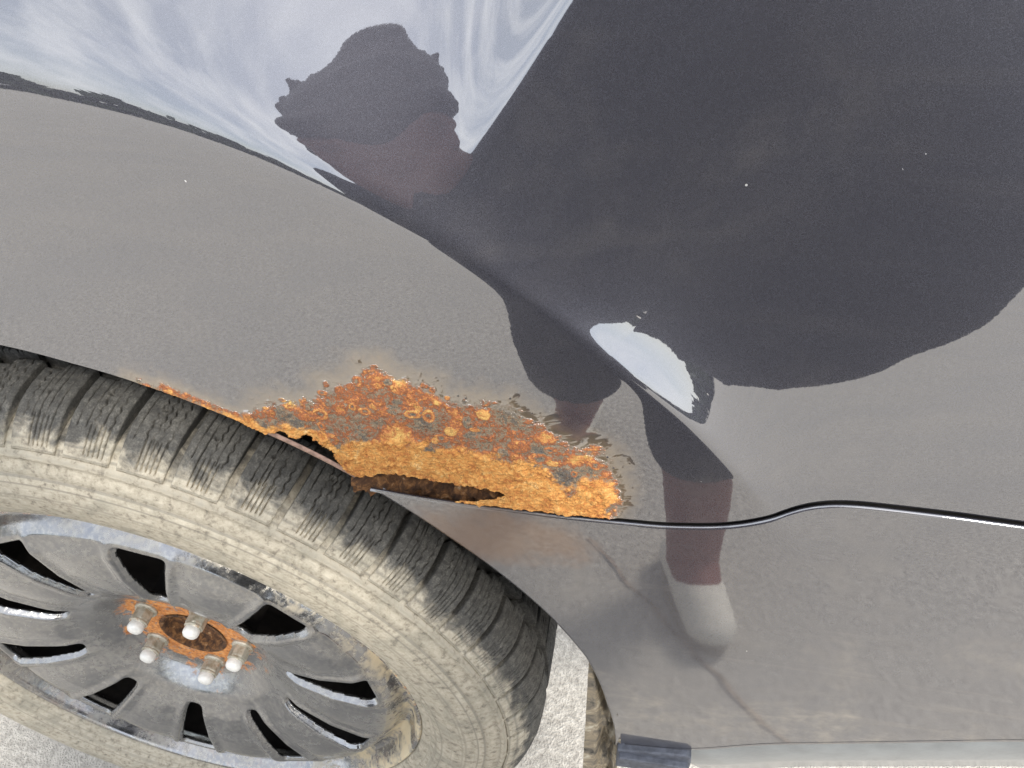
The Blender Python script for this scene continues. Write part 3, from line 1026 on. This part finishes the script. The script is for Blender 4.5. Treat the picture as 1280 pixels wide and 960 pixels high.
person = bpy.data.objects.new('person', None)
COL.objects.link(person)
tag(person, 'person in black jacket and shorts leaning to the car, mirrored in its paint', 'person')
J = dict(pelvis=(.345, -.80, .68), waist=(.345, -.77, .80), chest=(.345, -.66, .93), neck=(.315, -.58, 1.02), head=(.285, -.52, 1.085),
         hipR=(.435, -.78, .65), kneeR=(.455, -.50, .42), ankR=(.470, -.425, .070), toeR=(.497, -.330, .028),
         hipL=(.255, -.78, .65), kneeL=(.295, -.52, .43), ankL=(.27, -.80, .075), toeL=(.25, -.66, .03),
         shR=(.475, -.63, .99), elR=(.58, -.47, .80), wrR=(.475, -.32, .905),
         shL=(.20, -.63, .95), elL=(.15, -.78, .80), wrL=(.24, -.92, .72))
person.location = (0, 0, 0)
# phone: behind the lens, in the plane of the picture
PHC = CAM - CF * .010 + CR * .004 - CU * .010
rotm = Matrix((CR, CU, -CF)).transposed()
bm = bmesh.new()
capsule(bm, J['pelvis'], J['waist'], .125, .115, sy=.75, sx=1.15)
capsule(bm, J['waist'], J['chest'], .115, .135, sy=.75, sx=1.15)
capsule(bm, J['chest'], J['neck'], .12, .06)
capsule(bm, J['neck'], J['head'], .052, .055)
hd = Vector(J['head']); nod = Matrix.Rotation(R(48), 3, 'Z') @ Matrix.Rotation(R(-30), 3, 'X')
ellipsoid(bm, hd + nod @ Vector((0, -.01, .045)), .075, .095, .115, nod)
ellipsoid(bm, hd + nod @ Vector((0, .035, -.02)), .055, .06, .075, nod)                 # jaw
ellipsoid(bm, hd + nod @ Vector((0, .095, .02)), .013, .022, .022, nod)                  # nose
ellipsoid(bm, hd + nod @ Vector((0, .080, -.035)), .024, .012, .008, nod)                # lips
ellipsoid(bm, hd + nod @ Vector((0, .075, .058)), .055, .018, .012, nod)                 # brow
for s in (-1, 1):
    ellipsoid(bm, hd + nod @ Vector((s * .076, -.01, .03)), .012, .022, .034, nod)       # ears
for s in ('R', 'L'):
    chain(bm, [(J['hip' + s], .085), (J['knee' + s], .058)])
    kn, an = Vector(J['knee' + s]), Vector(J['ank' + s])
    cal = kn.lerp(an, .35) + Vector((0, -.015, 0))
    chain(bm, [(kn, .056), (cal, .055), (an, .036)])
    chain(bm, [(an, .036), (J['toe' + s], .03)])
    chain(bm, [(J['sh' + s], .056), (J['el' + s], .043), (J['wr' + s], .028)])
    wr = Vector(J['wr' + s])
    if s == 'R':     # hand gripping the end of the phone: palm, four curled fingers, thumb
        edge = PHC + CR * .078 - CF * .004
        palm = edge + CR * .016 - CF * .012 - CU * .012
        chain(bm, [(wr, .027), (palm, .026)])
        for k in range(4):
            up = .026 - k * .017
            ln = (.9, 1.0, .95, .78)[k]
            chain(bm, [(palm + CU * (up + .004) - CR * .002, .0095), (edge + CR * .012 + CF * .010 + CU * up, .0085),
                       (edge + CR * (.012 - .022 * ln) + CF * .013 + CU * up, .0078), (edge + CR * (.012 - .034 * ln) + CF * .012 + CU * (up - .002), .0068)], n=10)
        chain(bm, [(palm - CU * .018, .012), (edge - CR * .004 - CF * .016 - CU * .008, .0105), (edge - CR * .026 - CF * .014 + CU * .004, .0085)], n=10)
    else:            # the other hand rests on the back of the hip, lightly curled
        hx, hy, hz = Vector((.8, -.1, -.3)).normalized(), Vector((.1, 1, 0)).normalized(), Vector((.3, 0, .9)).normalized()
        palm = wr + hx * .05
        chain(bm, [(wr, .027), (palm, .027)])
        for k in range(4):
            ln = (.9, 1.0, .95, .75)[k]
            b0 = palm + hz * (.026 - k * .017) + hx * .02
            chain(bm, [(b0, .0095), (b0 + hx * .036 * ln + hy * .004, .0085), (b0 + hx * .060 * ln + hy * .014, .0078), (b0 + hx * .076 * ln + hy * .026, .0068)], n=10)
        chain(bm, [(palm + hz * .02 - hx * .02, .012), (palm + hz * .045 + hx * .005, .0105), (palm + hz * .058 + hx * .026 + hy * .006, .0085)], n=10)
body = solid('body', bm, M_SKIN, person, .0055, 5)
# hair
bm = bmesh.new()
ellipsoid(bm, hd + nod @ Vector((0, -.016, .076)), .086, .098, .092, nod)
ellipsoid(bm, hd + nod @ Vector((0, .075, .088)), .060, .040, .020, nod)        # fringe
ellipsoid(bm, hd + nod @ Vector((0, -.060, .02)), .078, .060, .085, nod)
hrnd = random.Random(5)
for k in range(46):                  # uneven tufts
    d = Vector((hrnd.uniform(-1, 1), hrnd.uniform(-1, .55), hrnd.uniform(-.2, 1))).normalized()
    c = hd + nod @ (Vector((0, -.016, .076)) + Vector((d.x * .080, d.y * .090, d.z * .086)))
    e = c + nod @ (d * .020 + Vector((hrnd.uniform(-.012, .012), hrnd.uniform(-.012, .012), hrnd.uniform(-.02, .006))))
    capsule(bm, c, e, .014, .006, n=8)
hair = solid('hair', bm, M_HAIR, person, .006, 1)
# shorts, wide, to the knee
bm = bmesh.new()
capsule(bm, Vector(J['pelvis']) + Vector((0, 0, .06)), Vector(J['pelvis']) + Vector((0, 0, -.02)), .135, .145, sy=.8, sx=1.15)
for s in ('R', 'L'):
    h, k = Vector(J['hip' + s]), Vector(J['knee' + s])
    chain(bm, [(h, .108), (h.lerp(k, .55), .094), (h.lerp(k, .98), .086)])
    k2 = k.lerp(Vector(J['ank' + s]), .34)
    chain(bm, [(k, .082), (k2, .074)])
solid('shorts', bm, M_SHORTS, person, .009, 3)
# jacket, loose sleeves
bm = bmesh.new()
V_ = Vector
capsule(bm, V_(J['pelvis']) + V_((0, 0, .05)), J['waist'], .155, .15, sy=.85, sx=1.12)
capsule(bm, J['waist'], J['chest'], .15, .16, sy=.85, sx=1.12)
capsule(bm, J['chest'], J['neck'], .14, .075)
capsule(bm, J['shL'], J['shR'], .085, .085)
capsule(bm, V_(J['neck']) + V_((0, -.03, -.03)), V_(J['neck']) + V_((-.01, .015, .035)), .085, .082)      # turned up collar
for s in ('R', 'L'):
    sh, el, wr = V_(J['sh' + s]), V_(J['el' + s]), V_(J['wr' + s])
    bag = 1.15 if s == 'R' else 1.0
    chain(bm, [(sh, .085), (el, .075 * bag), (el.lerp(wr, .55), .060 * bag), (el.lerp(wr, .88), .046)])
chain(bm, [(V_((.580, -.50, .860)), .105), (V_((.540, -.50, .72)), .096), (V_((.505, -.50, .655)), .076)])      # the loose front of the jacket hangs open on this side
capsule(bm, V_((.46, -.62, .80)), V_((.53, -.52, .78)), .13, .10)
solid('jacket', bm, M_JACKET, person, .009, 3)
# shoes
for s in ('R', 'L'):
    an, to = V_(J['ank' + s]), V_(J['toe' + s])
    dr = (to - an); dr.z = 0; dr.normalize()
    heel = V_((an.x, an.y, .042)) - dr * .040
    bm = bmesh.new()
    chain(bm, [(heel, .035), (V_((an.x, an.y, .045)) + dr * .045, .038), (V_((to.x, to.y, .034)) + dr * .004, .034)], sx=1.0)
    chain(bm, [(V_((an.x, an.y, .058)), .038), (V_((an.x, an.y, .045)), .038)])
    for v in bm.verts:
        v.co.z = max(v.co.z, .004)
    shoe = solid('shoe', bm, M_SHOE, person, .006, 3)
    bm = bmesh.new()
    n = 30
    ring = []
    mid = (heel + to) * .5
    half = ((to - heel).length) * .5 + .038
    side = V_((-dr.y, dr.x, 0))
    lo, hi = [], []
    for k in range(n):
        a = 2 * math.pi * k / n
        w = .038 + .005 * math.cos(a)
        pnt = V_((mid.x, mid.y, 0)) + dr * (half * math.cos(a)) + side * (w * math.sin(a))
        lo.append(bm.verts.new(pnt)); hi.append(bm.verts.new(pnt + V_((0, 0, .022))))
    bm.faces.new(hi); bm.faces.new(list(reversed(lo)))
    for k in range(n):
        bm.faces.new((lo[k], lo[(k + 1) % n], hi[(k + 1) % n], hi[k]))
    bm_obj('shoe_sole', bm, M_SOLE, shoe)
    for k in range(4):               # laces over the instep
        lc = V_((an.x, an.y, .074 - k * .006)) + dr * (.048 + k * .014)
        bm = bmesh.new()
        capsule(bm, lc - side * .022 - V_((0, 0, .008)), lc + V_((0, 0, .005)), .0035, .0035, n=8)
        capsule(bm, lc + V_((0, 0, .005)), lc + side * .022 - V_((0, 0, .008)), .0035, .0035, n=8)
        bm_obj('lace', bm, M_SOLE, shoe, True)

# phone
phone = bpy.data.objects.new('phone', None)
COL.objects.link(phone)
phone.matrix_world = Matrix.Translation(PHC) @ rotm.to_4x4()
tag(phone, 'black phone held in the right hand in front of the jacket', 'phone')
M_PH = simple('phone_black', srgb(20, 20, 24), 0.3)
bm = bmesh.new(); box_bm(bm, .147, .0715, .008, (0, 0, .0), None, .003)
bm_obj('phone_body', bm, M_PH, phone)
bm = bmesh.new()
bmesh.ops.create_cone(bm, cap_ends=True, segments=24, radius1=.007, radius2=.006, depth=.0015, matrix=Matrix.Translation((.052, .020, -.0047)))
bm_obj('lens_ring', bm, M_BLACK, phone)

# ------------------------------------------------------------------ far surroundings that the paint mirrors along the crease
M_LEAF = simple('far_foliage', srgb(62, 70, 52), 0.9, 0, 3, 0.5)
M_POLE = simple('weathered_pole', srgb(92, 82, 72), 0.9, 0, 8, 0.3)
tv, tf = [], []
rnd = random.Random(3)
for k in range(3600):
    a = R(rnd.uniform(188, 352)); d = rnd.uniform(44, 54)
    cx, cy = d * math.cos(a), d * math.sin(a)
    hmax = 3.6 + 2.6 * noise.noise(Vector((a * 9, 0, 0))) + 1.2 * noise.noise(Vector((a * 37, 3, 0)))
    cz = rnd.uniform(0, max(hmax, .6))
    s = rnd.uniform(.5, 1.1)
    nrm = Vector((rnd.uniform(-1, 1), rnd.uniform(-1, 1), rnd.uniform(-.3, 1))).normalized()
    t1 = nrm.orthogonal().normalized(); t2 = nrm.cross(t1)
    b = len(tv)
    for q in ((1, 0), (0, 1), (-1, 0), (0, -1)):
        tv.append(Vector((cx, cy, cz)) + t1 * q[0] * s + t2 * q[1] * s)
    tf.append((b, b + 1, b + 2, b + 3))
hedge = mesh_obj('treeline', tv, tf, M_LEAF, None, False)
tag(hedge, 'low dark treeline along the horizon, mirrored below the body crease', 'treeline', kind='stuff')
pole = bpy.data.objects.new('utility_pole', None)
COL.objects.link(pole)
pole.location = (-26, -22, 0)
tag(pole, 'wooden utility pole mirrored at the left end of the body crease', 'utility pole')
bm = bmesh.new()
bmesh.ops.create_cone(bm, cap_ends=True, segments=14, radius1=.17, radius2=.11, depth=9, matrix=Matrix.Translation((0, 0, 4.5)))
bm_obj('pole', bm, M_POLE, pole)
bm = bmesh.new(); box_bm(bm, 2.0, .12, .12, (0, -.16, 8.2), Matrix.Rotation(R(40), 3, 'Z'))
bm_obj('crossarm', bm, M_POLE, pole)
